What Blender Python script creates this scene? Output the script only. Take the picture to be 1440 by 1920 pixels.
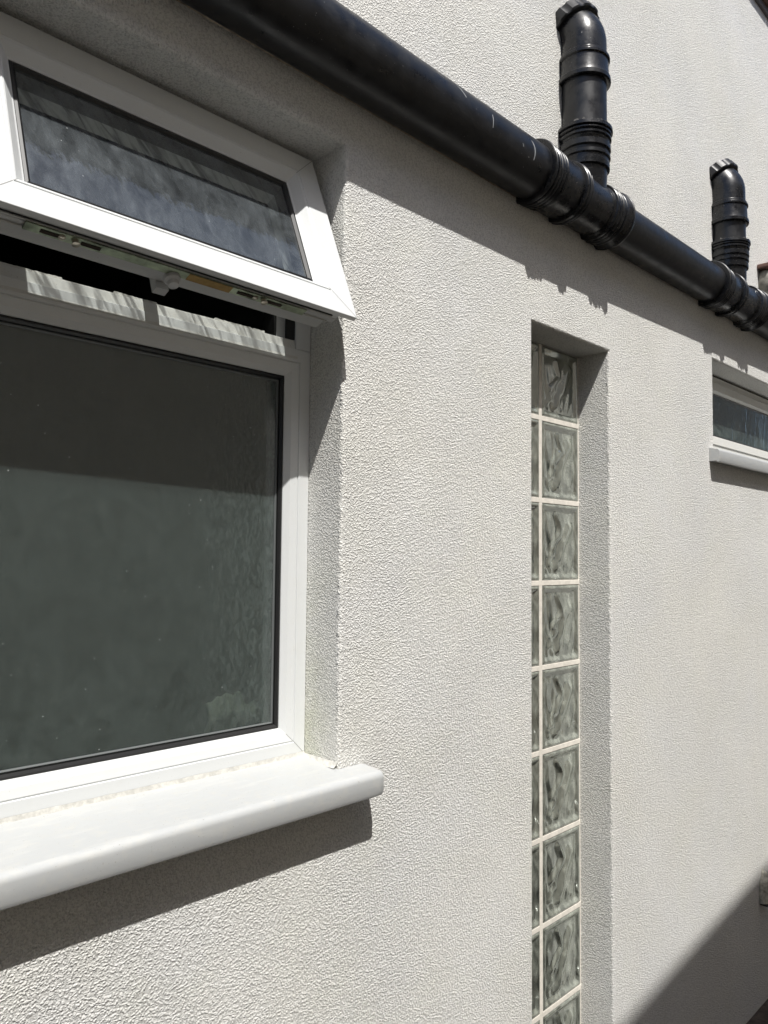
import bpy, bmesh, math, random
from mathutils import Vector, Matrix, noise
import numpy as np
random.seed(7)
R = math.radians
scene = bpy.context.scene
for o in list(bpy.data.objects): bpy.data.objects.remove(o)

# ---------------- camera, world, sun, exposure ----------------
# world axes: x along the house wall, y into the house, z up; the wall face is y = 0, eye level z = 0
yaw, pitch, roll = R(45.3211), R(3.2498), R(0.5562)
fw = Vector((math.sin(yaw)*math.cos(pitch), math.cos(yaw)*math.cos(pitch), math.sin(pitch)))
rt = Vector((math.cos(yaw), -math.sin(yaw), 0)); up = rt.cross(fw)
r2 = rt*math.cos(roll) + up*math.sin(roll); u2 = -rt*math.sin(roll) + up*math.cos(roll)
cd = bpy.data.cameras.new('camera'); cam = bpy.data.objects.new('camera', cd); scene.collection.objects.link(cam)
M = Matrix((r2, u2, -fw)).transposed().to_4x4(); M.translation = (0, -1.0, 0)
cam.matrix_world = M
cd.sensor_fit = 'VERTICAL'; cd.sensor_height = 36; cd.lens = 36*1442/1920
cd.clip_start = 0.02; cd.clip_end = 500
scene.camera = cam
scene.render.resolution_x, scene.render.resolution_y = 768, 1024

w = bpy.data.worlds.new("World"); scene.world = w; w.use_nodes = True
nt = w.node_tree; nt.nodes.clear()
sky = nt.nodes.new('ShaderNodeTexSky'); sky.sky_type = 'NISHITA'; sky.sun_disc = False
sky.sun_elevation = R(60); sky.sun_rotation = R(205); sky.altitude = 50; sky.dust_density = 2.0
bg = nt.nodes.new('ShaderNodeBackground'); bg.inputs[1].default_value = 0.10
ow = nt.nodes.new('ShaderNodeOutputWorld')
nt.links.new(sky.outputs[0], bg.inputs[0]); nt.links.new(bg.outputs[0], ow.inputs[0])
SUN = Vector((-0.46, -1.0, 1.9)).normalized()
sl = bpy.data.lights.new('sun', 'SUN'); sl.energy = 4.6; sl.angle = R(0.53); sl.color = (1, .975, .935)
so = bpy.data.objects.new('sun', sl); scene.collection.objects.link(so)
so.rotation_euler = SUN.to_track_quat('Z', 'Y').to_euler()
vs = scene.view_settings; vs.view_transform = 'Standard'; vs.look = 'None'; vs.exposure = 0.34; vs.gamma = 1
vs.use_curve_mapping = False
GZ = -1.55      # ground level

# ---------------- material helpers ----------------
def newmat(name):
    m = bpy.data.materials.new(name); m.use_nodes = True
    n = m.node_tree; b = n.nodes['Principled BSDF']; return m, n, b
def nd(n, t, **kw):
    x = n.nodes.new(t)
    for k, v in kw.items():
        if k in x.inputs.keys(): x.inputs[k].default_value = v
        else: setattr(x, k, v)
    return x
def coords(n, scale=(1, 1, 1), kind='Object'):
    tc = nd(n, 'ShaderNodeTexCoord'); mp = nd(n, 'ShaderNodeMapping'); mp.inputs['Scale'].default_value = scale
    n.links.new(tc.outputs[kind], mp.inputs[0]); return mp.outputs[0]
def ramp(n, src, stops):
    r = nd(n, 'ShaderNodeValToRGB'); e = r.color_ramp.elements
    while len(e) < len(stops): e.new(.5)
    for i, (p, c) in enumerate(stops):
        e[i].position = p; e[i].color = (c, c, c, 1) if isinstance(c, (int, float)) else (*c, 1)
    n.links.new(src, r.inputs[0]); return r.outputs[0]
def noise_t(n, vec, scale, detail=3, rough=.5, dist=0):
    t = nd(n, 'ShaderNodeTexNoise', Scale=scale, Detail=detail, Roughness=rough, Distortion=dist)
    n.links.new(vec, t.inputs['Vector']); return t.outputs['Fac']
def mixc(n, fac, a, b, mode='MIX'):
    m = nd(n, 'ShaderNodeMix', data_type='RGBA', blend_type=mode)
    for s, v in ((m.inputs[0], fac), (m.inputs[6], a), (m.inputs[7], b)):
        if hasattr(v, 'is_output'): n.links.new(v, s)
        elif isinstance(v, (int, float)): s.default_value = v
        else: s.default_value = (*v, 1)
    return m.outputs[2]
def math_n(n, op, a, b=None):
    m = nd(n, 'ShaderNodeMath', operation=op)
    for i, v in enumerate((a, b)):
        if v is None: continue
        if hasattr(v, 'is_output'): n.links.new(v, m.inputs[i])
        else: m.inputs[i].default_value = v
    return m.outputs[0]
def bump(n, b, h, strength=1, dist=.001, sock='Normal'):
    bp = nd(n, 'ShaderNodeBump', Strength=strength, Distance=dist)
    n.links.new(h, bp.inputs['Height']); n.links.new(bp.outputs[0], b.inputs[sock]); return bp.outputs[0]

# textured acrylic render, off white
def render_mat():
    m, n, b = newmat('textured_render')
    v = coords(n)
    big = noise_t(n, v, 2.2, 4, .6); mid = noise_t(n, v, 9, 4, .6)
    c = mixc(n, ramp(n, big, [(.35, 0), (.65, 1)]), (.775, .772, .750), (.79, .778, .73))
    c = mixc(n, ramp(n, mid, [(.5, 0), (.75, .35)]), c, (.76, .765, .69))
    # soft vertical weather streaks
    vs_ = coords(n, (7, 7, .7)); st = noise_t(n, vs_, 1.6, 4, .6)
    c = mixc(n, ramp(n, st, [(.55, 0), (.8, .22)]), c, (.70, .69, .64))
    # green tinge low on the window reveal
    gz = nd(n, 'ShaderNodeSeparateXYZ'); n.links.new(v, gz.inputs[0])
    gy = nd(n, 'ShaderNodeMapRange'); n.links.new(gz.outputs['Y'], gy.inputs[0])
    gy.inputs[1].default_value = .012; gy.inputs[2].default_value = .08; gy.inputs[4].default_value = .5
    gl = nd(n, 'ShaderNodeMapRange'); n.links.new(gz.outputs['Z'], gl.inputs[0])
    gl.inputs[1].default_value = .0; gl.inputs[2].default_value = -.33
    gx = math_n(n, 'LESS_THAN', gz.outputs['X'], 1.2)
    gm = math_n(n, 'MULTIPLY', math_n(n, 'MULTIPLY', gy.outputs[0], math_n(n, 'MULTIPLY', gl.outputs[0], gx)), ramp(n, noise_t(n, v, 25, 3), [(.3, .3), (.6, 1)]))
    c = mixc(n, gm, c, (.60, .62, .44))
    # grain: rolled stipple
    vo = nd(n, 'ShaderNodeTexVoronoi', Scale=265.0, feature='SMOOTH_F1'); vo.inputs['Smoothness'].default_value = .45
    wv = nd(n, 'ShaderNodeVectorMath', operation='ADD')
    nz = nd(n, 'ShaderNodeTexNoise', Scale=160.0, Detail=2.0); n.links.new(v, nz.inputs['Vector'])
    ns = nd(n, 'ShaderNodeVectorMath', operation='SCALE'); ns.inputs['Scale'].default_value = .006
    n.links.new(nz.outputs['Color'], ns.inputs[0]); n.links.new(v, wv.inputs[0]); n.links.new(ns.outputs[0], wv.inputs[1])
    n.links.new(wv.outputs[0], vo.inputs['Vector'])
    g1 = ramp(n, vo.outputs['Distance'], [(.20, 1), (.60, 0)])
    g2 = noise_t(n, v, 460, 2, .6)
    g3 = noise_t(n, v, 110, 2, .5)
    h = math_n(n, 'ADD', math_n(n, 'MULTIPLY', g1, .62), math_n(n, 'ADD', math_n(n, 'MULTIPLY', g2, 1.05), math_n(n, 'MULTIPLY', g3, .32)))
    pit_shade = ramp(n, math_n(n, 'MULTIPLY', h, .5), [(.28, .70), (.42, 1.0)])  # shade in the pits of the grain, painted into the base colour
    c = mixc(n, 1.0, c, pit_shade, 'MULTIPLY')
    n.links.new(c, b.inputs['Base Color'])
    b.inputs['Roughness'].default_value = .88; b.inputs['Specular IOR Level'].default_value = .25
    amp = ramp(n, noise_t(n, v, 3.5, 4, .65), [(.3, .62), (.7, 1.1)])
    bump(n, b, math_n(n, 'MULTIPLY', h, amp), 1.0, .0026)
    return m
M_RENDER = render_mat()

def upvc_mat(name, col=(.655, .67, .668), dirt=.25, rough=.28):
    m, n, b = newmat(name)
    v = coords(n)
    d = noise_t(n, v, 60, 5, .65); f = noise_t(n, v, 420, 2, .5); s = noise_t(n, coords(n, (2, 9, 9)), 9, 4, .6)
    c = mixc(n, ramp(n, d, [(.5, 0), (.78, dirt)]), col, (.58, .55, .47))
    c = mixc(n, ramp(n, s, [(.52, 0), (.75, dirt*.8)]), c, (.66, .65, .60))
    c = mixc(n, ramp(n, f, [(.70, 0), (.75, min(1, dirt*2.4))]), c, (.22, .19, .15))
    n.links.new(c, b.inputs['Base Color'])
    b.inputs['Roughness'].default_value = rough
    n.links.new(ramp(n, d, [(.3, rough), (.7, rough+.2)]), b.inputs['Roughness'])
    bump(n, b, noise_t(n, v, 25, 3), .15, .002)
    return m
M_UPVC = upvc_mat('white_upvc', dirt=.12)
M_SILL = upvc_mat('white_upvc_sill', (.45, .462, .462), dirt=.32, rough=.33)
M_OLD = upvc_mat('grubby_upvc', (.60, .60, .575), .5, .4)

def simple(name, col, rough=.5, metal=0, nscale=0, var=.3, bmp=0):
    m, n, b = newmat(name); b.inputs['Roughness'].default_value = rough; b.inputs['Metallic'].default_value = metal
    if nscale:
        v = coords(n); t = noise_t(n, v, nscale, 5, .6)
        c = mixc(n, ramp(n, t, [(.3, 0), (.7, 1)]), tuple(x*(1-var) for x in col), tuple(min(1, x*(1+var)) for x in col))
        n.links.new(c, b.inputs['Base Color'])
        if bmp: bump(n, b, t, 1, bmp)
    else: b.inputs['Base Color'].default_value = (*col, 1)
    return m
M_GASKET = simple('black_gasket', (.008, .008, .008), .45)
M_SEALANT = simple('dirty_sealant', (.55, .54, .50), .8, 0, 120, .2, .001)
M_MORTAR = simple('cream_mortar', (.72, .68, .61), .9, 0, 70, .12, .0008)
M_ZINC = simple('gold_zinc', (.36, .41, .30), .34, .9, 45, .5)
M_BRASS = simple('dull_brass', (.30, .20, .08), .45, .9, 60, .3)
M_STEEL = simple('screw_steel', (.5, .46, .38), .35, .9, 80, .3)
M_SLOT = simple('dark_slot', (.03, .02, .012), .8)
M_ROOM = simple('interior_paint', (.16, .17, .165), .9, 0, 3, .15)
M_SOFFIT = simple('grey_drip_board', (.14, .13, .13), .6, 0, 30, .15)
M_TILE = simple('brown_roof_tile', (.13, .075, .06), .85, 0, 40, .35, .002)
M_STONE = simple('weathered_grey', (.24, .23, .20), .9, 0, 45, .45, .003)
M_COWL = simple('weathered_cowl', (.38, .37, .31), .8, 0, 70, .5, .002)
M_GROUND = simple('dark_brown_ground', (.075, .058, .045), .95, 0, 35, .45, .006)
M_FENCE = simple('shaded_board', (.20, .15, .11), .85, 0, 12, .3, .002)

def pipe_mat(name, rough=.34, flecks=.5):
    m, n, b = newmat(name); v = coords(n)
    dust = noise_t(n, v, 28, 5, .65); sp = noise_t(n, v, 260, 2, .5)
    pt = noise_t(n, coords(n, (60, 60, 14)), 1.6, 4, .6, .5)
    c = mixc(n, ramp(n, dust, [(.42, 0), (.8, .55)]), (.006, .0063, .0075), (.026, .027, .029))
    c = mixc(n, ramp(n, sp, [(.735, 0), (.76, flecks)]), c, (.45, .44, .42))
    c = mixc(n, ramp(n, pt, [(.745, 0), (.765, flecks*.7)]), c, (.40, .40, .39))
    n.links.new(c, b.inputs['Base Color'])
    n.links.new(ramp(n, dust, [(.3, rough-.06), (.75, rough+.25)]), b.inputs['Roughness'])
    bump(n, b, noise_t(n, v, 55, 4, .6), .25, .001)
    return m
M_PIPE = pipe_mat('black_plastic', .31, .35)
M_FIT = pipe_mat('black_fitting_plastic', .21, .8)
M_RING = pipe_mat('black_seal_ring', .30, .9)

def glass_mat(name, tint, haze_col, haze, streak=0, wav=.4, rough=.04, trans_stripes=False, refl=1.6, smear=1.0, ripple=0):
    """window glass: clear part shows the room, a film of frost or dirt scatters light, the face reflects"""
    m = bpy.data.materials.new(name); m.use_nodes = True; n = m.node_tree; n.nodes.clear()
    out = nd(n, 'ShaderNodeOutputMaterial')
    v = coords(n)
    tr = nd(n, 'ShaderNodeBsdfTransparent'); tr.inputs[0].default_value = (*tint, 1)
    if trans_stripes:
        rv = coords(n); rv.node.inputs['Rotation'].default_value = (0, R(28), 0)
        mp2 = nd(n, 'ShaderNodeMapping'); mp2.inputs['Scale'].default_value = (1, .3, .16); n.links.new(rv, mp2.inputs[0]); sv = mp2.outputs[0]; t = noise_t(n, sv, 85, 2, .5, .6)
        n.links.new(ramp(n, t, [(.34, tuple(x*.25 for x in tint)), (.56, tint)]), tr.inputs[0])
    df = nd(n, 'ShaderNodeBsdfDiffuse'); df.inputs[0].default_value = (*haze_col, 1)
    d1 = noise_t(n, v, 14, 5, .65, 1.2); d2 = noise_t(n, coords(n, (9, 9, 2.2)), 5, 5, .7, .6)
    dm = math_n(n, 'MULTIPLY', ramp(n, d1, [(.35, 1-.65*smear), (.72, 1)]), ramp(n, d2, [(.3, 1-.5*smear), (.7, 1)]))
    vd = nd(n, 'ShaderNodeTexVoronoi', Scale=85.0); n.links.new(v, vd.inputs['Vector'])
    vc = nd(n, 'ShaderNodeSeparateXYZ'); n.links.new(vd.outputs['Color'], vc.inputs[0])
    clump = ramp(n, noise_t(n, v, 9, 2), [(.42, .95), (.70, .55)])
    sp = math_n(n, 'MULTIPLY', math_n(n, 'MULTIPLY', math_n(n, 'LESS_THAN', vd.outputs['Distance'], .055), math_n(n, 'GREATER_THAN', vc.outputs['X'], clump)), .85)
    hc = mixc(n, sp, haze_col, (.62, .64, .63)); n.links.new(hc, df.inputs[0])
    hz = math_n(n, 'ADD', math_n(n, 'MULTIPLY', dm, haze), sp)
    if ripple:   # moulded ripples of the obscured glass toward the right edge
        px = nd(n, 'ShaderNodeSeparateXYZ'); n.links.new(v, px.inputs[0])
        mk = nd(n, 'ShaderNodeMapRange'); n.links.new(px.outputs['X'], mk.inputs[0]); mk.inputs[1].default_value = .66; mk.inputs[2].default_value = .82
        rp = ramp(n, noise_t(n, coords(n, (55, 55, 24)), 1.3, 3, .55, 2.2), [(.46, 0), (.60, 1)])
        hz = math_n(n, 'ADD', hz, math_n(n, 'MULTIPLY', math_n(n, 'MULTIPLY', rp, mk.outputs[0]), ripple))
        bl = ramp(n, noise_t(n, v, 16, 5, .7, .8), [(.50, 0), (.62, 1)])
        mz = nd(n, 'ShaderNodeMapRange'); n.links.new(px.outputs['Z'], mz.inputs[0]); mz.inputs[1].default_value = -.12; mz.inputs[2].default_value = -.30
        hz = math_n(n, 'SUBTRACT', hz, math_n(n, 'MULTIPLY', math_n(n, 'MULTIPLY', bl, mz.outputs[0]), .16))
    mx = nd(n, 'ShaderNodeMixShader'); n.links.new(math_n(n, 'MINIMUM', hz, .95), mx.inputs[0])
    n.links.new(tr.outputs[0], mx.inputs[1]); n.links.new(df.outputs[0], mx.inputs[2])
    gl = nd(n, 'ShaderNodeBsdfGlossy'); gl.inputs['Roughness'].default_value = rough
    lw = nd(n, 'ShaderNodeLayerWeight', Blend=.5)
    fr = math_n(n, 'ADD', math_n(n, 'MULTIPLY', math_n(n, 'POWER', lw.outputs['Facing'], 5), .92), .045)
    h = math_n(n, 'ADD', noise_t(n, v, 7, 3, .5, .8), math_n(n, 'MULTIPLY', noise_t(n, coords(n, (30, 30, 9)), 2, 3), streak))
    bp = nd(n, 'ShaderNodeBump', Strength=wav, Distance=.004); n.links.new(h, bp.inputs['Height'])
    n.links.new(bp.outputs[0], gl.inputs['Normal'])
    m2 = nd(n, 'ShaderNodeMixShader'); n.links.new(math_n(n, 'MULTIPLY', fr, refl), m2.inputs[0])
    n.links.new(mx.outputs[0], m2.inputs[1]); n.links.new(gl.outputs[0], m2.inputs[2])
    n.links.new(m2.outputs[0], out.inputs[0]); return m
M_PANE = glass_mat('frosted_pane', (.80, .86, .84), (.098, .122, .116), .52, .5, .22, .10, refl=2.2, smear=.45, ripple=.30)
M_VENT = glass_mat('obscured_vent_pane', (.92, .96, .94), (.27, .30, .32), .50, .6, .2, .05, True, refl=2.6, smear=1.0)
M_FAR = glass_mat('far_pane', (.5, .6, .58), (.17, .21, .20), .7, .5, .4, .05, refl=2.0)

def block_mat():
    m, n, b = newmat('wavy_block_glass'); v = coords(n, kind='Object')
    t = noise_t(n, coords(n, (9, 9, 3.5)), 4, 2, .5, 1.6)
    c = mixc(n, ramp(n, t, [(.3, 0), (.7, 1)]), (.05, .058, .048), (.42, .45, .39))
    n.links.new(c, b.inputs['Base Color']); b.inputs['Roughness'].default_value = .13
    b.inputs['IOR'].default_value = 1.5
    b.inputs['Coat Weight'].default_value = .6; b.inputs['Coat Roughness'].default_value = .05
    b.inputs['Alpha'].default_value = .85
    gl = nd(n, 'ShaderNodeBsdfGlossy'); gl.inputs['Roughness'].default_value = .12; gl.inputs['Color'].default_value = (.90, .93, .88, 1)
    mx = nd(n, 'ShaderNodeMixShader'); mx.inputs[0].default_value = .40; out = n.nodes['Material Output']
    n.links.new(b.outputs[0], mx.inputs[1]); n.links.new(gl.outputs[0], mx.inputs[2]); n.links.new(mx.outputs[0], out.inputs[0])
    return m
M_BLOCK = block_mat()


M_CRUMB = simple('dusty_black', (.05, .048, .045), .8, 0, 300, .9, .001)
M_MASTIC = simple('mastic', (.42, .36, .28), .8, 0, 90, .5, .001)
M_DRIP = simple('dried_paint', (.26, .27, .28), .7)
M_NB = simple('neighbour_render', (.56, .50, .42), .9, 0, 8, .15, .002)
# ---------------- mesh helpers ----------------
def link(name, me, parent=None, mat=None, smooth=False):
    o = bpy.data.objects.new(name, me); scene.collection.objects.link(o)
    if parent: o.parent = parent
    if mat: me.materials.append(mat)
    if smooth:
        for p in me.polygons: p.use_smooth = True
    return o
def obj(name, bm, mat, parent=None, smooth=False, auto=None, bevel=0):
    bmesh.ops.recalc_face_normals(bm, faces=bm.faces)
    if bevel:
        es = [e for e in bm.edges if len(e.link_faces) == 2 and e.calc_face_angle(0) > .6]
        bmesh.ops.bevel(bm, geom=es, offset=bevel, segments=2, affect='EDGES', profile=.5)
    if auto is not None:
        for e in bm.edges:
            if len(e.link_faces) == 2: e.smooth = e.calc_face_angle(0) < auto
    me = bpy.data.meshes.new(name); bm.to_mesh(me); bm.free()
    return link(name, me, parent, mat, smooth or auto is not None)
def box(bm, x0, x1, y0, y1, z0, z1):
    vs = [bm.verts.new((x, y, z)) for x in (x0, x1) for y in (y0, y1) for z in (z0, z1)]
    for f in ((0, 1, 3, 2), (4, 6, 7, 5), (0, 4, 5, 1), (2, 3, 7, 6), (0, 2, 6, 4), (1, 5, 7, 3)):
        bm.faces.new([vs[i] for i in f])
def grid_surf(bm, rows, close=False):
    vv = [[bm.verts.new(p) for p in r] for r in rows]
    for i in range(len(vv)-1):
        nn = len(vv[i]); rng = range(nn if close else nn-1)
        for j in rng:
            k = (j+1) % nn
            bm.faces.new((vv[i][j], vv[i+1][j], vv[i+1][k], vv[i][k]))
    return vv
def lathe(bm, p, d, prof, seg=56, cap=True):
    """prof: (distance along axis, radius)"""
    d = Vector(d).normalized(); a = d.orthogonal().normalized(); b = d.cross(a); p = Vector(p)
    rows = [[p + d*t + (a*math.cos(2*math.pi*k/seg) + b*math.sin(2*math.pi*k/seg))*r for k in range(seg)] for t, r in prof]
    vv = grid_surf(bm, rows, True)
    if cap: bm.faces.new(vv[0][::-1]); bm.faces.new(vv[-1])
def frame_profile(bm, x0, x1, z0, z1, prof, fn=None):
    """mitred rectangular frame; prof: closed list of (inset w, depth y)"""
    fn = fn or (lambda x, y, z: (x, y, z))
    rows = []
    for w, y in prof:
        rows.append([fn(*p) for p in ((x0+w, y, z0+w), (x1-w, y, z0+w), (x1-w, y, z1-w), (x0+w, y, z1-w))])
    rows.append(rows[0])
    vv = [[bm.verts.new(p) for p in r] for r in rows[:-1]]; vv.append(vv[0])
    for i in range(len(vv)-1):
        for j in range(4):
            k = (j+1) % 4; bm.faces.new((vv[i][j], vv[i+1][j], vv[i+1][k], vv[i][k]))
def empty(name, label, cat, loc=(0, 0, 0)):
    o = bpy.data.objects.new(name, None); scene.collection.objects.link(o); o.location = loc
    o['label'] = label; o['category'] = cat; return o

# ---------------- house: the rendered wall with its three openings ----------------
house = empty('house', 'off-white textured render house wall with white frosted window, glass block slot and small far window', 'house')
W1 = (.27, .905, -.37, .740)       # frosted casement opening x0,x1,z0,z1
W2 = (1.498, 1.860, -1.345, .550)  # glass block slot
W3 = (2.556, 3.75, .345, .663)     # small far window
X0, X1, ZT = -3.0, 6.5, 2.15
def build_wall():
    bm = bmesh.new(); r = .007
    ops = [W1, W2, W3]; depth = {0: .16, 1: .17, 2: .16}
    xs = sorted({X0, X1} | {v for o in ops for v in (o[0]-r, o[1]+r)})
    zs = sorted({GZ-.1, ZT} | {v for o in ops for v in (o[2]-r, o[3]+r)})
    for i in range(len(xs)-1):
        for j in range(len(zs)-1):
            cx, cz = (xs[i]+xs[i+1])/2, (zs[j]+zs[j+1])/2
            if any(o[0]-r < cx < o[1]+r and o[2]-r < cz < o[3]+r for o in ops): continue
            bm.faces.new([bm.verts.new(p) for p in ((xs[i], 0, zs[j]), (xs[i+1], 0, zs[j]), (xs[i+1], 0, zs[j+1]), (xs[i], 0, zs[j+1]))])
    for q, (a, b, c, d) in enumerate(ops):
        D = depth[q]
        # round arris strips with rough jitter, then the flat reveal
        for (p0, p1, out) in (((b, c), (b, d), (1, 0)), ((a, c), (a, d), (-1, 0)), ((a, d), (b, d), (0, 1)), ((a, c), (b, c), (0, -1))):
            L = math.hypot(p1[0]-p0[0], p1[1]-p0[1]); n = int(L/.0028)
            rows = []
            for k in range(n+1):
                t = k/n; x = p0[0]+(p1[0]-p0[0])*t; z = p0[1]+(p1[1]-p0[1])*t
                row = []
                for s in range(5):
                    an = s/4*math.pi/2
                    ex = 1-math.sin(an); yy = r*(1-math.cos(an))
                    off = r*ex
                    j = 0
                    if 0 < s < 4:
                        nv = noise.noise((x*330, s*1.3, z*330)); j = .0018*nv + .0016*noise.noise((x*55, q, z*55))
                    # extend by the miter
                    row.append((x+out[0]*off + (1 if k == n else -1 if k == 0 else 0)*(abs(out[1]))*off,
                                yy + j, z+out[1]*off + (1 if k == n else -1 if k == 0 else 0)*(abs(out[0]))*off))
                    if j: row[-1] = (row[-1][0]-out[0]*j*1.5, row[-1][1], row[-1][2]-out[1]*j*1.5)
                row.append((x, D, z)); rows.append(row)
            grid_surf(bm, rows)
    bmesh.ops.recalc_face_normals(bm, faces=bm.faces)
    me = bpy.data.meshes.new('wall'); bm.to_mesh(me); bm.free()
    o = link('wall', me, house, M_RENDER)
    for p in me.polygons: p.use_smooth = len(p.vertices) == 4 and p.area < 2e-5
    return o
wall = build_wall()
# the rest of the house shell: ends, back, and rooms behind the openings
bm = bmesh.new()
box(bm, X0, X1, 3.0, 3.2, GZ-.1, ZT)
box(bm, X0, X0+.2, .17, 3.0, GZ-.1, ZT); box(bm, X1-.2, X1, .17, 3.0, GZ-.1, ZT)
box(bm, X0, X1, .17, 3.2, ZT, ZT+.1)
for a, b in ((1.15, 1.25), (2.2, 2.3)): box(bm, a, b, .17, 3.0, GZ-.1, ZT-.002)
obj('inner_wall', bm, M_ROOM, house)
# inner leaf with the openings left clear
bm = bmesh.new()
ops = (W1, W2, W3); e = .001
xs = [X0+.2] + [v for o in ops for v in (o[0]-.02, o[1]+.02)] + [X1-.2]
for i in range(0, len(xs)-1, 2):
    box(bm, xs[i], xs[i+1], .165, .175, GZ-.1, ZT-.003)
for o_ in ops:
    box(bm, o_[0]-.02, o_[1]+.02, .165, .175, GZ-.1, o_[2]-.02); box(bm, o_[0]-.02, o_[1]+.02, .165, .175, o_[3]+.02, ZT-.003)
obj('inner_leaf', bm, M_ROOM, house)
# eaves: grey drip board and tile course
bm = bmesh.new(); box(bm, X0, X1, -.012, .16, ZT+.001, ZT+.022); obj('drip_board', bm, M_SOFFIT, house)
bm = bmesh.new()
for k in range(int((X1-X0)/.17)):
    x = X0+k*.17
    for c in range(3):
        z = ZT+.024+c*.07; y = -.03+c*.14
        box(bm, x+.002+(c % 2)*.08, x+.168+(c % 2)*.08, y, y+.2, z+random.uniform(-.001, .001), z+.018)
obj('roof', bm, M_TILE, house)

# ---------------- window 1 : frosted casement with open top vent ----------------
def frame_obj(name, parent, parts, mat, bevel=.0015):
    bm = bmesh.new()
    for p in parts: frame_profile(bm, *p)
    return obj(name, bm, mat, parent, bevel=bevel)
FY = .090
x0, x1 = W1[0]+.001, W1[1]-.001
zb, zt = -.357, W1[3]-.001
bm = bmesh.new()
prof = [(0, FY), (.025, FY), (.0255, FY+.0035), (.0265, FY+.0035), (.027, FY), (.040, FY+.002), (.058, FY+.012), (.058, FY+.066), (0, FY+.066)]
TR0, TR1 = .325, .392      # transom
# lower light: frame on left, bottom and right, transom on top
profL = [(0, FY), (.0235, FY), (.024, FY+.0025), (.0255, FY+.0025), (.026, FY+.001), (.040, FY+.004), (.050, FY+.012), (.050, FY+.064), (0, FY+.064)]
frame_profile(bm, x0, x1, zb, TR1-.033+.058, [(w_*1.0, y_) for w_, y_ in profL])
fr1 = None
bm2 = bm
# transom upper slope that carries the vent rebate, lit by the sun through the vent
def slab(bm, pts, xa, xb):
    f = [bm.verts.new((xa, y, z)) for y, z in pts]; g = [bm.verts.new((xb, y, z)) for y, z in pts]
    bm.faces.new(f); bm.faces.new(g[::-1])
    for i in range(len(pts)):
        j = (i+1) % len(pts); bm.faces.new((f[i], g[i], g[j], f[j]))
bm.free()
win1 = None
bm = bmesh.new()
B0, B1 = TR0, .3575
# stiles
def stile(bm, xa, xb, za, zc, y0, y1): box(bm, xa, xb, y0, y1, za, zc)
# lower light surround with chamfered bead
frame_profile(bm, x0, x1, zb, TR0+.050, profL)
window1 = obj('frosted_window', bm, M_UPVC, house, bevel=.0008)
window1['label'] = 'white frame of the large frosted window with its top vent pushed open'
bm = bmesh.new()
slab(bm, [(FY-.001, .3565), (FY+.006, .392), (FY+.0635, .392), (FY+.0635, .384), (FY+.02, .3565)], x0+.03, x1-.030)
obj('transom', bm, M_OLD, window1, bevel=.0008)
# vent surround above the transom
bm = bmesh.new()
box(bm, x1-.034, x1, FY, FY+.063, .3755, zt); box(bm, x0, x0+.034, FY, FY+.063, .3755, zt)
box(bm, x0+.0345, x1-.0345, FY, FY+.063, zt-.034, zt)
box(bm, x1-.058, x1-.0345, FY+.03, FY+.0635, .3925, zt-.0345); box(bm, x0+.0345, x0+.058, FY+.03, FY+.0635, .3925, zt-.0345)
obj('vent_surround', bm, M_UPVC, window1, bevel=.001)
bm = bmesh.new()
box(bm, x1-.064, x1-.0585, FY+.028, FY+.06, .3925, zt-.035); box(bm, x1-.0375, x1-.0346, FY+.004, FY+.029, .3925, zt-.035)
obj('vent_seal', bm, M_GASKET, window1)
# ragged sealant crumbs along the transom top
bm = bmesh.new()
pts = []
N = 260
rows = []
for k in range(N+1):
    x = x0+.07 + (x1-.10-x0-.07)*k/N
    h = .0035+.004*max(0, noise.noise((x*14, 3, 0))*2.2) + .0014*noise.noise((x*160, 0, 1))
    if noise.noise((x*7, 9, 0)) < -.12: h *= .3
    h = max(h, .0006)
    rows.append([(x, FY+.0065, .3915), (x, FY+.0075, .392+h), (x, FY+.0115, .392+h*.9), (x, FY+.013, .3915)])
grid_surf(bm, rows); obj('old_sealant', bm, M_SEALANT, window1)
# lower gasket and pane
def gasket_bm(xa, xb, za, zc, y, wd, dp, fn=None):
    bm = bmesh.new(); frame_profile(bm, xa, xb, za, zc, [(0, y), (wd*.5, y-.001), (wd, y+dp*.4), (wd, y+dp), (0, y+dp)], fn); return bm
PX0, PX1, PZ0, PZ1 = x0+.0505, x1-.0505, zb+.0505, TR0-.0005
obj('pane_gasket', gasket_bm(PX0, PX1, PZ0, PZ1, FY+.013, .0065, .008), M_GASKET, window1)
obj('pane_gasket', gasket_bm(PX0+.007, PX1-.007, PZ0+.007, PZ1-.007, FY+.0195, .004, .003), simple('grey_spacer', (.12, .13, .13), .4), window1)
bm = bmesh.new(); box(bm, PX0+.001, PX1-.001, FY+.0215, FY+.0275, PZ0+.001, PZ1-.001)
obj('frosted_pane', bm, M_PANE, window1)
cl = empty('folded_cloth', 'pale folded cloth seen dimly behind the lower right corner of the frosted pane', 'cloth', (.835, .215, -.30))
bm = bmesh.new(); rows = []
for a in range(29):
    row = []
    for b_ in range(13):
        u, v = a/28, b_/12
        row.append((-.055+.115*u, .012*math.sin(v*3.1)*-1+.004*noise.noise((u*5, v*4, 1)), -.03+.062*v+.020*noise.noise((u*6, 3, v*2))+(.012 if v > .5 else -.004)*math.sin(u*5)*v))
    rows.append(row)
grid_surf(bm, rows)
ob = obj('cloth_fold', bm, simple('pale_cloth', (.75, .72, .60), .9), cl, smooth=True)
sd = ob.modifiers.new('thick', 'SOLIDIFY'); sd.thickness = .012
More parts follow.
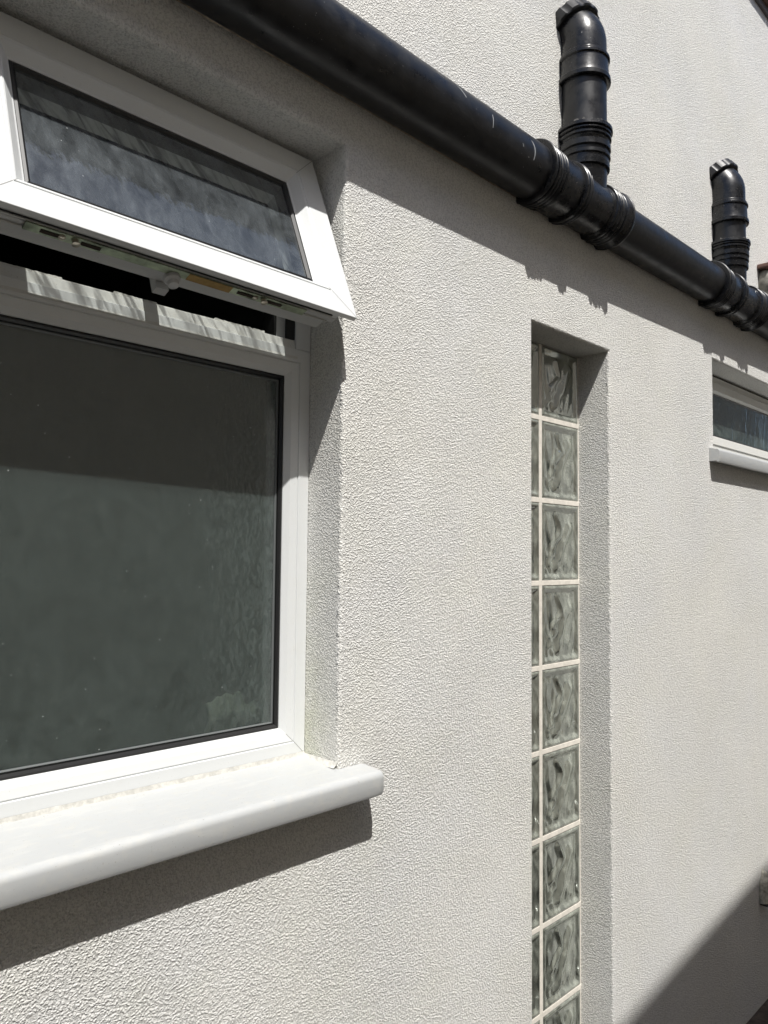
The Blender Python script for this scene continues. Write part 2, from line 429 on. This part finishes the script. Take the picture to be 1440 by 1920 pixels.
# caulk line between frame and sill, frame and reveal
bm = bmesh.new(); rows = []
for k in range(161):
    x = x0 + (x1-x0)*k/160; a = .0016 + .0014*noise.noise((x*30, 0, 5)) + .0006*noise.noise((x*200, 0, 5))
    rows.append([(x, FY-.0005-a*1.8, -.3645), (x, FY-a*.9, -.3580), (x, FY-.0006, -.3535+a*.5)])
grid_surf(bm, rows)
rows = []
for k in range(25):
    y = .002+(FY-.002)*k/24; a = .004+.002*noise.noise((y*80, 0, 2))
    rows.append([(x1-a*2.0, y, -.3655+.0*y), (x1-a*.6, y, -.3610), (x1+.0005, y, -.356)])
grid_surf(bm, rows)
obj('sill_caulk', bm, M_SEALANT, window1, smooth=True)
# sill: gentle slope, rounded nose, horn past the reveal, end cap
def sill(parent, xa, xb, hornx, y_in, z_in, y_nose, z_nose, thick, rad, mat, yw=-.0015):
    bm = bmesh.new()
    prof = [(y_in, z_in)]
    for k in range(7):
        an = k/6*math.pi/2
        prof.append((y_nose+rad-rad*math.sin(an), z_nose-rad+rad*math.cos(an)))
    prof += [(y_nose+.001, z_nose-thick+.004), (y_nose+.004, z_nose-thick), (y_nose+.009, z_nose-thick), (y_nose+.009, z_nose-thick+.007), (yw, z_nose-thick+.007)]
    slab(bm, prof + [(y_in, z_nose-thick+.007)], xa, xb)
    return bm, prof
bm = bmesh.new()
def sill_bm(xa, xr, horn, y_in, z_in, yn, zn, th, rad):
    """xa..xr main part; to xr+horn the nose runs on in front of the wall only"""
    bm = bmesh.new()
    def nose():
        P = []
        for k in range(9):
            an = k/8*math.pi/2
            P.append((yn+rad-rad*math.sin(an), zn-rad+rad*math.cos(an)))
        P += [(yn, zn-th+.006), (yn+.0025, zn-th), (yn+.0085, zn-th), (yn+.0085, zn-th+.004)]
        return P
    sl_ = (z_in-zn)/(y_in-yn-rad)
    P = [(y_in, z_in)] + nose() + [(y_in, zn-th+.004)]
    slab(bm, P, xa, xr)
    yw = -.0008; zw = zn + sl_*(yw-yn-rad)
    P2 = [(yw, zw)] + nose() + [(yw, zn-th+.004)]
    # tapered end
    n = len(P2)
    secs = []
    for (x, s) in ((xr, 1), (xr+horn-.012, 1), (xr+horn-.003, .975), (xr+horn, .93)):
        cy, cz = -.02, zn-th*.5
        secs.append([(x, yw if abs(y-yw) < 1e-6 else yw+(y-yw)*(1 if s == 1 else .6+.4*s), cz+(z-cz)*s) for y, z in P2])
    vv = grid_surf(bm, secs, True); bm.faces.new(vv[-1]); bm.faces.new(vv[0][::-1])
    return bm
o = obj('sill', sill_bm(W1[0]+.001, x1, .062, FY+.012, -.3585, -.052, -.371, .041, .012), M_SILL, window1, auto=.7)
bm = sill_bm(-.001, 0, .030, 0, -.3585, -.052, -.371, .041, .012)   # left horn, mirrored
for v in bm.verts: v.co.x = W1[0] - v.co.x
bm.free()
bm = bmesh.new(); slab(bm, [(-.0008, -.366), (-.040, -.371), (-.052, -.383), (-.052, -.408), (-.043, -.412), (-.0008, -.408)], W1[0]-.06, W1[0]+.0005)
obj('sill_end', bm, M_SILL, window1, bevel=.001)

# the open vent sash, in its own tilted plane
SP0 = Vector((0, -.051, .406)); SU = Vector((0, .128, .325)).normalized(); SN = Vector((0, SU.z, -SU.y))
def sfn(x, t, s):            # x, depth behind the outer face, distance up the sash
    p = SP0 + SU*s + SN*t; return (x, p.y, p.z)
SX0, SX1, ST = .285, .890, .349
bm = bmesh.new()
def sfb(x, t, s): # bottom rail dips slightly to the right, as the sash has dropped on its hinges
    k = max(0, 1 - s/.1); return sfn(x, t, s + .011*k*(SX1-x)/(SX1-SX0))
flange = [(0, 0), (.0435, 0), (.0440, .0018), (.0452, .0018), (.0457, 0), (.050, .001), (.063, .015), (.066, .016), (.066, .034), (.016, .034), (.016, .013), (0, .010)]
frame_profile(bm, SX0, SX1, .001, ST, flange, sfb)
body = [(.016, .0345), (.066, .0345), (.066, .077), (.024, .077), (.024, .050), (.020, .050), (.020, .046), (.016, .046)]
frame_profile(bm, SX0, SX1, .001, ST, body, sfb)
sash = obj('opening_sash', bm, M_UPVC, window1, bevel=.0009)
sash['label'] = 'white top-hung vent pushed open above the frosted pane'
bm = bmesh.new()   # ribs along the underside of the bottom rail
for t, h in ((.0155, .0025), (.0205, .0015), (.0285, .002), (.0425, .0025)):
    box(bm, 0, 1, 0, 1, 0, 1)
    vs8 = bm.verts[:] if False else list(bm.verts)[-8:]
    for v in vs8:
        xx = SX0+.03 if v.co.x == 0 else SX1-.030
        tt = t + v.co.y*.0018; ss = .0165 - v.co.z*h
        v.co = sfb(xx, tt, ss)
obj('sash_rib', bm, M_OLD, window1)
bm = gasket_bm(SX0+.0665, SX1-.0665, .0675, ST-.0665, .0165, .008, .006, sfb)
obj('sash_gasket', bm, M_GASKET, window1)
bm = bmesh.new(); frame_profile(bm, SX0+.0668, SX1-.0668, .0678, ST-.0668, [(0, .0235), (.003, .0235), (.003, .05), (0, .05)], sfb)
obj('sash_gasket', bm, M_GASKET, window1)
bm = bmesh.new()
a, b_ = SX0+.067, SX1-.067
q = [(a, .068), (b_, .068), (b_, ST-.067), (a, ST-.067)]
f = [bm.verts.new(sfn(x, .021, s)) for x, s in q]; bm.faces.new(f)
obj('vent_pane', bm, M_VENT, window1)
def seam(name, prof, x0_, x1_, z0_, z1_, fn, parent, corners=(0, 1, 2, 3)):
    """weld seam across each mitred corner, a hair proud of the face"""
    for c in corners:
        sx = 1 if c in (0, 3) else -1; sz = 1 if c in (0, 1) else -1
        cx = x0_ if sx == 1 else x1_; cz = z0_ if sz == 1 else z1_
        bm = bmesh.new()
        rows = [[fn(cx+sx*(w_+d), y_-.00025, cz+sz*(w_-d)) for d in (-.00035, .00035)] for w_, y_ in prof]
        grid_surf(bm, rows); obj(name, bm, M_SEAM, parent)
M_SEAM = simple('weld_line', (.30, .30, .29), .6)
seam('weld_seam', [(.001, 0), (.043, 0), (.0457, 0), (.050, .001), (.062, .0142)], SX0, SX1, .001, ST, sfb, window1)
seam('weld_seam', [(.001, FY), (.0235, FY), (.026, FY+.001), (.040, FY+.004), (.049, FY+.0113)], x0, x1, zb, TR0+.058, lambda x, y, z: (x, y, z), window1, (0, 1))
seam('weld_seam', [(.001, FY), (.0235, FY), (.026, FY+.001), (.040, FY+.004), (.049, FY+.0113)], x0, x1, zb, TR0+.058, lambda x, y, z: (x, y, z), window1, (2, 3)) if 0 else None
# espagnolette lock strip under the rail
def strip(bm, xa, xb, t0, t1, s0, s1, fn=sfb):
    n0 = len(bm.verts); box(bm, 0, 1, 0, 1, 0, 1); bm.verts.ensure_lookup_table()
    for v in list(bm.verts)[n0:]:
        v.co = fn(xa if v.co.x < .5 else xb, t0 if v.co.y < .5 else t1, s0 if v.co.z < .5 else s1)
for tt in (.0185, .0262, .0290):
    bm = bmesh.new(); strip(bm, SX0+.03, SX1-.030, tt, tt+.0012, .0150, .0169); obj('seal_groove', bm, M_GASKET, window1)
bm = bmesh.new(); strip(bm, .352, .806, .0300, .0450, .0120, .0150)
lock = obj('lock_strip', bm, M_ZINC, window1, bevel=.0008)
bm = bmesh.new(); strip(bm, .585, .66, .0305, .0445, .0112, .0118); obj('lock_strip', bm, M_BRASS, window1)
for xa, xb in ((.372, .400), (.425, .452), (.672, .70), (.728, .757)):
    bm = bmesh.new(); strip(bm, xa, xb, .0345, .0405, .0108, .0117); obj('lock_slot', bm, M_SLOT, window1)
for cx in (.400, .418, .706, .722):
    bm = bmesh.new(); p = Vector(sfb(cx, .0375, .0125))
    lathe(bm, p, -SU, [(0, .0045), (.001, .0045), (.0012, .003), (.0045, .003), (.0047, .0055), (.006, .0055), (.0068, .003)] if cx in (.418, .722) else [(0, .0050), (.0015, .005), (.0026, .0035), (.0030, .001)], 20)
    obj('lock_stud', bm, M_STEEL, window1, auto=.6)
# white handle hub behind the lock
bm = bmesh.new(); p = Vector(sfb(.566, .050, .010))
lathe(bm, p, -SU, [(-.004, .013), (.003, .0125), (.006, .009), (.012, .008), (.014, .005)], 24)
strip(bm, .556, .576, .0775, .092, .012, .115); 
obj('window_handle', bm, simple('handle_plastic', (.62, .63, .63), .35), window1, auto=.6)
# friction stays at each side
bm = bmesh.new()
for xx in (SX1-.022,):
    A = Vector((xx, FY+.012, .47)); B = Vector(sfn(xx, .05, .14)); dd = (B-A)
    lathe(bm, A, dd, [(0, .003), (dd.length, .003)], 8)
obj('friction_stay', bm, M_STEEL, window1)

# ---------------- window 2 : glass block slot ----------------
JX = 1.672; BY = .090
rows_z = [.549, .357, .145, -.066, -.279, -.489, -.702, -.914, -1.125, -1.338]
def hpoly(u, v, pts, wdt, amp):
    best = 9
    for (a, b), (c, d) in zip(pts[:-1], pts[1:]):
        ex, ey = c-a, d-b; t = max(0, min(1, ((u-a)*ex+(v-b)*ey)/(ex*ex+ey*ey)))
        best = min(best, math.hypot(u-a-ex*t, v-b-ey*t))
    return amp*math.exp(-(best/wdt)**2)
def block_mesh(wd, ht, seed):
    nx, nz = 64, 72; rnd = random.Random(seed)
    j = lambda s: rnd.uniform(-s, s)
    zig = [(.40+j(.03), .93), (.52+j(.04), .72+j(.04)), (.50+j(.03), .64), (.22+j(.05), .42+j(.05))]
    zig2 = [(.80, .78+j(.05)), (.62+j(.05), .55+j(.05)), (.38+j(.05), .10)]
    zig3 = [(.30+j(.05), .40), (.12, .16)]
    bm = bmesh.new(); rows = []
    for a in range(nx+1):
        row = []
        for b in range(nz+1):
            u, v = a/nx, b/nz
            du = min(u, 1-u)*wd; dv = min(v, 1-v)*ht; dd = min(du, dv)
            uu, vv = (u*wd-.017)/(wd-.034), (v*ht-.017)/(ht-.034)
            rim = 0
            if dd < .004: rim = .003*(1-dd/.004)
            elif dd < .009: rim = 0
            elif dd < .0125: rim = .0025
            elif dd < .017: rim = .0025+.0030*(dd-.0125)/.0045
            else: rim = .0055
            y = rim
            if dd > .015:
                k = min(1, (dd-.015)/.012)
                w_ = hpoly(uu, vv, zig, .052, .0055) + hpoly(uu, vv, zig2, .10, .0085) + hpoly(uu, vv, zig3, .05, .004)
                fan = math.sin((uu-.35+ (vv-.0)*.35)*26/(0.6+vv*1.2)+seed)*.0011*(1-vv*.6)
                ns = noise.noise((uu*3+seed*7, vv*2.2, seed))*.0020 + noise.noise((uu*9+seed, vv*4, 2))*.0003
                bub = .0018*max(0, noise.noise((uu*8+seed*3, vv*9, 4)))*max(0, 1-vv*4.5)*2
                y -= k*(w_+fan+ns+bub) - .001
            row.append((u*wd, y, v*ht))
        rows.append(row)
    grid_surf(bm, rows)
    # sides going back
    per = [rows[i][0] for i in range(nx+1)] + [rows[nx][k] for k in range(1, nz+1)] + [rows[i][nz] for i in range(nx-1, -1, -1)] + [rows[0][k] for k in range(nz-1, 0, -1)]
    vv = grid_surf(bm, [per, [(p[0], .075, p[2]) for p in per]], True); bm.faces.new(vv[1])
    bmesh.ops.remove_doubles(bm, verts=bm.verts, dist=1e-6)
    bmesh.ops.recalc_face_normals(bm, faces=bm.faces)
    me = bpy.data.meshes.new('glass_block'); bm.to_mesh(me); bm.free(); me.materials.append(M_BLOCK)
    for p in me.polygons: p.use_smooth = True
    return me
jh, jv = .0065, .0052
bm = bmesh.new()
zz = rows_z
MY = BY+.0015
N = len(zz)-1
box(bm, JX-.0065, JX+.0065, MY, MY+.07, zz[-1], zz[0])
for sx in ((W2[0]+.0005, JX-.0066), (JX+.0066, W2[1]-.0005)):
    for z in zz[1:]: box(bm, sx[0], sx[1], MY, MY+.07, z-jh, z+jh)
box(bm, W2[1]-.0050, W2[1]-.0005, MY+.0008, MY+.069, zz[-1]+.007, zz[0])
gbw = obj('glass_block_window', bm, M_MORTAR, house, bevel=.0012)
gbw['label'] = 'cream mortar grid holding two columns of wavy glass blocks in a tall slot'
for col, (a, b) in enumerate(((W2[0]+.001, JX-.0067), (JX+.0067, W2[1]-.0052))):
    for k in range(N):
        hi = zz[k]-(jh+.0002 if k else .002); lo = zz[k+1]+jh+.0002
        o = link('glass_block', block_mesh(b-a, hi-lo, (k*5+col*3) % 7 + 1), gbw)
        o.location = (a, BY, lo)

# ---------------- window 3 : small far window ----------------
FY3 = .080
bm = bmesh.new()
fz0, fz1 = .385, W3[3]-.010
frame_profile(bm, W3[0]+.001, W3[1]-.001, fz0, fz1, [(0, FY3), (.020, FY3), (.0205, FY3+.003), (.022, FY3+.003), (.0225, FY3-.004), (.050, FY3-.002), (.056, FY3+.010), (.056, FY3+.06), (0, FY3+.06)])
win3 = obj('small_window', bm, M_OLD, house, bevel=.001)
win3['label'] = 'low wide window with greenish obscured glass under the second vent pipe'
bm = bmesh.new(); box(bm, W3[0]+.001, W3[1]-.001, FY3+.012, FY3+.05, fz1+.0005, W3[3]+.001); obj('head_gap', bm, M_SLOT, win3)
obj('pane_gasket', gasket_bm(W3[0]+.0575, W3[1]-.0575, fz0+.0565, fz1-.0565, FY3+.011, .005, .006), M_GASKET, win3)
bm = bmesh.new(); box(bm, W3[0]+.058, W3[1]-.058, FY3+.014, FY3+.019, fz0+.057, fz1-.057); obj('obscured_pane', bm, M_FAR, win3)
bm = sill_bm(0, W3[1]-W3[0], .04, FY3+.01, .384, -.034, .358, .045, .010)
for v in bm.verts: v.co.x = W3[1] - v.co.x
obj('sill', bm, M_SILL, win3, auto=.7)

# ---------------- soil pipe run with two tees and vent risers ----------------
pipe = empty('soil_pipe', 'glossy black plastic waste pipe along the wall with two tees and capped risers', 'pipe', (1.45, -.037, .873))
inv = Vector((-1.45, .037, -.873))
PC = Vector((0, -.037, .873)); PR = .0603
def pobj(name, bm, mat, parent=pipe, **kw):
    base = inv
    for v in bm.verts: v.co += base
    return obj(name, bm, mat, parent, **kw)
bm = bmesh.new()
lathe(bm, (-1.6, PC.y, PC.z), (1, 0, 0), [(0, PR), (1.6+1.50, PR)], 72)
run = pobj('pipe_section', bm, M_PIPE, auto=.6)
bm = bmesh.new(); lathe(bm, (1.76, PC.y+.001, PC.z), (.75, .005, .009), [(0, .058), (.75, .058)], 72); pobj('pipe_section', bm, M_PIPE, auto=.6)
bm = bmesh.new(); lathe(bm, (2.78, -.030, .883), (1, .006, .010), [(0, .0575), (2.6, .0575)], 72); pobj('pipe_section', bm, M_PIPE, auto=.6)
def rings(x, r0, lst):
    """lst: (x offset, width, radius) raised rolls on a base radius"""
    prof = []
    for dx, wd, r in lst:
        prof += [(dx-wd/2-.0012, r0), (dx-wd/2, r-.0015), (dx-wd/2+.0015, r), (dx+wd/2-.0015, r), (dx+wd/2, r-.0015), (dx+wd/2+.0012, r0)]
    return prof
def elbow(bm, c, z0, Rb, ang, r, straight=.0, pre=0, seg=48, n=14, r_end=None):
    rowsE = []
    path = [(Vector((c[0], c[1], z0-.002)), 0)]
    z0 += pre
    for k in range(n+1):
        a = ang*k/n
        path.append((Vector((c[0], c[1]+Rb*(1-math.cos(a)), z0+Rb*math.sin(a))), a))
    if straight:
        p, a = path[-1]; path.append((p+Vector((0, math.sin(a), math.cos(a)))*straight, a))
    for p, a in path:
        d = Vector((0, math.sin(a), math.cos(a))); e1 = Vector((1, 0, 0)); e2 = d.cross(e1)
        rowsE.append([p + (e1*math.cos(2*math.pi*k/seg)+e2*math.sin(2*math.pi*k/seg))*r for k in range(seg)])
    vv = grid_surf(bm, rowsE, True); bm.faces.new(vv[0][::-1]); bm.faces.new(vv[-1])
    return path[-1]
def tee(xc, xl, xr, z_col0, z_col1, z_s0, z_s1, Rb, ang, st, lab, pre=.0, y=-.037, z=.873):
    bm = bmesh.new()
    L = xr-xl
    prof = [(0, .0600), (.0005, .0690), (.004, .0705), (.010, .0705), (.011, .0665)]
    prof += rings(0, .0655, [(.019, .007, .0715), (.031, .006, .0705), (.043, .006, .0700), (.056, .006, .0695)])
    prof += [(.070, .0650), (.128, .0650)]
    prof += rings(0, .0640, [(.140, .008, .0725), (.153, .007, .0715), (.165, .005, .0690)])
    prof += [(.172, .0605), (L-.095, .0605)]
    prof += rings(0, .0640, [(L-.084, .007, .0700), (L-.068, .006, .0690), (L-.054, .006, .0700), (L-.040, .006, .0695)])
    prof += [(L-.026, .0665), (L-.018, .0715), (L-.006, .0715), (L, .0690), (L+.0005, .0575)]
    lathe(bm, (xl, y, z), (1, 0, 0), prof, 72)
    # branch up
    lathe(bm, (xc, y, z), (0, 0, 1), [(0, .050), (.055, .0555), (z_col0-z+.001, .0560)], 56)
    t = pobj('tee_fitting', bm, M_FIT, auto=.5); t['label'] = lab
    def sub(name, bm, mat, **kw): # sub-part of the tee
        o = pobj(name, bm, mat, t, **kw); return o
    for xx, rr in ((xl+.0045, .0708), (xl+.029, .0690), (xr-.012, .0722), (xr-.061, .0690), (xl+.151, .0710)):
        bm = bmesh.new(); pr = [(-.0028+.0056*k/8, rr+.0022*math.sin(math.pi*k/8)) for k in range(9)]
        lathe(bm, (xx, y, z), (1, 0, 0), [(-.0028, .05)]+pr+[(.0028, .05)], 72); sub('seal_ring', bm, M_RING, auto=.6)
    # riser collar
    bm = bmesh.new(); H = z_col1-z_col0
    prof = [(0, .0560), (.0005, .0620), (.012, .0625), (.013, .0600)] + rings(0, .0600, [(H*.30, .010, .0640), (H*.52, .016, .0650)]) + \
           rings(0, .0620, [(H*.74, .007, .0665), (H*.85, .006, .0670)]) + [(H-.010, .0670), (H-.009, .0700), (H-.001, .0695), (H, .0575)]
    lathe(bm, (xc, y, z_col0), (0, 0, 1), prof, 60); pobj('riser_collar', bm, M_FIT, auto=.5)
    bm = bmesh.new(); rws = []
    for k in range(241):
        an = math.pi*(.0+1.0*k/240); hh = max(0, noise.noise((math.cos(an)*9, math.sin(an)*9, xc)))*.012 + max(0, noise.noise((math.cos(an)*40, math.sin(an)*40, xc)))*.004
        rws.append([(xc+math.cos(an)*rr, y-math.sin(an)*rr, z_col1+hz_) for rr, hz_ in ((.0685, -.001), (.066, .0004+hh*.7), (.060, .0004+hh), (.0562, .0002+hh*.4))])
    grid_surf(bm, rws); pobj('mortar_crumbs', bm, M_CRUMB, smooth=False)
    bm = bmesh.new(); lathe(bm, (xc, y, z_col1-.02), (0, 0, 1), [(0, .0560), (z_s0-z_col1+.04, .0560)], 60); pobj('riser_pipe', bm, M_PIPE, auto=.5)
    bm = bmesh.new(); H = z_s1-z_s0
    prof = [(0, .0565), (.0006, .0640), (.002, .0662), (.011, .0662), (.014, .0635), (H*.28, .0620), (H*.62, .0610)] + rings(0, .0605, [(H*.80, .008, .0645)]) + [(H-.004, .0600), (H, .0560)]
    lathe(bm, (xc, y, z_s0), (0, 0, 1), prof, 60)
    p, a = elbow(bm, (xc, y), z_s1, Rb, ang, .0565, st, pre)
    el = pobj('vent_elbow', bm, M_FIT, auto=.5)
    # ribbed cap ring at the buried end
    bm = bmesh.new(); d = Vector((0, math.sin(a), math.cos(a))); e1 = Vector((1, 0, 0)); e2 = d.cross(e1); seg = 96
    rws = []
    for t_, rb, rv in ((0, .055, .055), (.0, .0665, .0655), (.003, .0700, .0672), (.033, .0700, .0672), (.036, .0660, .0650), (.038, .050, .050)):
        rws.append([p+d*t_+(e1*math.cos(2*math.pi*k/seg)+e2*math.sin(2*math.pi*k/seg))*(rb if (k % 8) < 5 else rv) for k in range(seg)])
    vv = grid_surf(bm, rws, True); bm.faces.new(vv[-1])
    for v in bm.verts: v.co += inv
    obj('ribbed_cap', bm, M_RING, el, auto=.5)
tee(1.671, 1.432, 1.805, .955, 1.058, 1.176, 1.252, .060, R(38), .012, 'nearer tee joint with stacked seal rings and taller riser', .028)
tee(2.622, 2.445, 2.830, .970, 1.060, 1.122, 1.200, .060, R(38), .012, 'farther tee joint with shorter riser near the right edge', .036, -.031, .882)

# mastic bead along the lower contact line with the wall
bm = bmesh.new(); rows = []
for k in range(900):
    x = .30 + k*.0014*1.0
    if x > 1.43: break
    a = .0016+.0022*max(0, noise.noise((x*22, 0, 7)))+.0007*noise.noise((x*220, 0, 2))
    zc_ = PC.z-math.sqrt(PR**2-PC.y**2)
    rows.append([(x, -.0005, zc_-a*1.5), (x, -a*1.2, zc_-a*.8), (x, -a*1.3-.0015, zc_-.0010)])
grid_surf(bm, rows); pobj('mastic_bead', bm, M_MASTIC, auto=1.2)
# dried drips of masonry paint on the pipe
def drip(pts, wd):
    bm = bmesh.new(); rows = []
    for i, (x, a) in enumerate(pts):
        a = R(a); w_ = wd*(.35+.65*math.sin(math.pi*(i+.6)/(len(pts)+.2)))
        rows.append([(x+q*w_, PC.y-(PR+h)*math.cos(a), PC.z+(PR+h)*math.sin(a)) for q, h in ((-1, -.0003), (-.5, .0006), (.5, .0006), (1, -.0003))])
    grid_surf(bm, rows); pobj('paint_drip', bm, M_DRIP, run, smooth=True)
drip([(1.354, 17), (1.357, 14), (1.360, 10), (1.363, 4), (1.3645, -3), (1.365, -10), (1.3645, -17), (1.364, -21)], .0024)
drip([(1.214, 14), (1.2145, 8), (1.215, 2), (1.2147, -5), (1.215, -12)], .0011)
drip([(1.108, 32), (1.118, 25), (1.126, 17), (1.130, 12)], .0022)
drip([(1.318, -3), (1.3205, -6), (1.3215, -9)], .0016)

# ---------------- small things at the right edge ----------------
ledge = empty('tiled_porch_edge', 'brown clay tile edge with rounded grey pipe bend below, at the right picture edge', 'porch roof', (3.0, 0, 1.05))
bm = bmesh.new()
for k in range(6):
    for c in range(2):
        x = 2.985+k*.165+c*.05; box(bm, x, x+.162, -.045-.02*c, -.001, 1.087+c*.018+.004*k, 1.103+c*.018+.004*k)
for v in bm.verts: v.co -= Vector((3.0, 0, 1.05))
obj('roof_tile', bm, M_TILE, ledge, bevel=.003)
bm = bmesh.new()
lathe(bm, (3.03-3, -.018, .965-1.05), (0, 0, 1), [(0, .022), (.05, .030), (.055, .034), (.075, .036), (.10, .034), (.118, .022)], 32)
obj('grey_bend', bm, M_STONE, ledge, auto=.7)

cowl = empty('wall_stub', 'small weathered olive-grey hooded stub on the wall low at the right edge', 'wall stub', (2.925, 0, -1.15))
bm = bmesh.new()
rows = []
for k in range(15):
    t = k/14; z = -.050+t*.10
    wdt = .030*(1-.15*t) if t < .8 else .030*.85*(1-(t-.8)/.2*.9)
    dp = .030*(1-.2*t) if t < .8 else .024*(1-(t-.8)/.2)
    rows.append([(wdt*math.cos(a)*(1+.08*math.sin(5*a)), -.001-dp*max(0, math.sin(a)), z+(.012*t*math.cos(a) if t > .7 else 0)) for a in [math.pi*j/16 for j in range(17)]])
vv = grid_surf(bm, rows); bm.faces.new(vv[0])
obj('hood', bm, M_COWL, cowl, auto=.8)
bm = bmesh.new(); box(bm, -.026, .026, -.026, -.001, -.058, -.051); obj('base', bm, M_GASKET, cowl, bevel=.002)

# ---------------- ground, and an unseen building added across the passage to cast the low shadow ----------------
bm = bmesh.new()
bm.faces.new([bm.verts.new(p) for p in ((-120, -120, GZ), (120, -120, GZ), (120, 120, GZ), (-120, 120, GZ))])
g = obj('ground', bm, M_GROUND); g['kind'] = 'structure'

nb = empty('added_neighbour_house', 'unseen rendered house added across the narrow passage behind the camera to cast the low shadow', 'house', (0, -2.1, GZ))
nb.rotation_euler = (0, 0, R(3.0))
# local: near face at y=0, goes to -4
H = 3.95
bm = bmesh.new(); box(bm, -7, 9, -5, 0, 0, H-.1); obj('wall', bm, M_NB, nb)
bm = bmesh.new()
slab(bm, [(.15, H-.12), (.15, H), (-2.5, H+1.3), (-5.2, H), (-5.2, H-.12)], -7.2, 9.2)
obj('roof', bm, M_TILE, nb)
for xw in (-1.5, 3.0):
    bm = bmesh.new(); frame_profile(bm, xw, xw+1.1, 1.0, 2.1, [(0, .004), (.06, .004), (.06, .05), (0, .05)])
    f_ = obj('window', bm, M_UPVC, nb)
    bm = bmesh.new(); box(bm, xw+.061, xw+1.039, .005, .02, 1.061, 2.039); obj('pane', bm, M_GASKET, f_)

scene.render.engine = 'CYCLES'
scene.cycles.max_bounces = 8; scene.cycles.transparent_max_bounces = 12
scene.cycles.caustics_reflective = False; scene.cycles.caustics_refractive = False

scene.cycles.use_adaptive_sampling = False
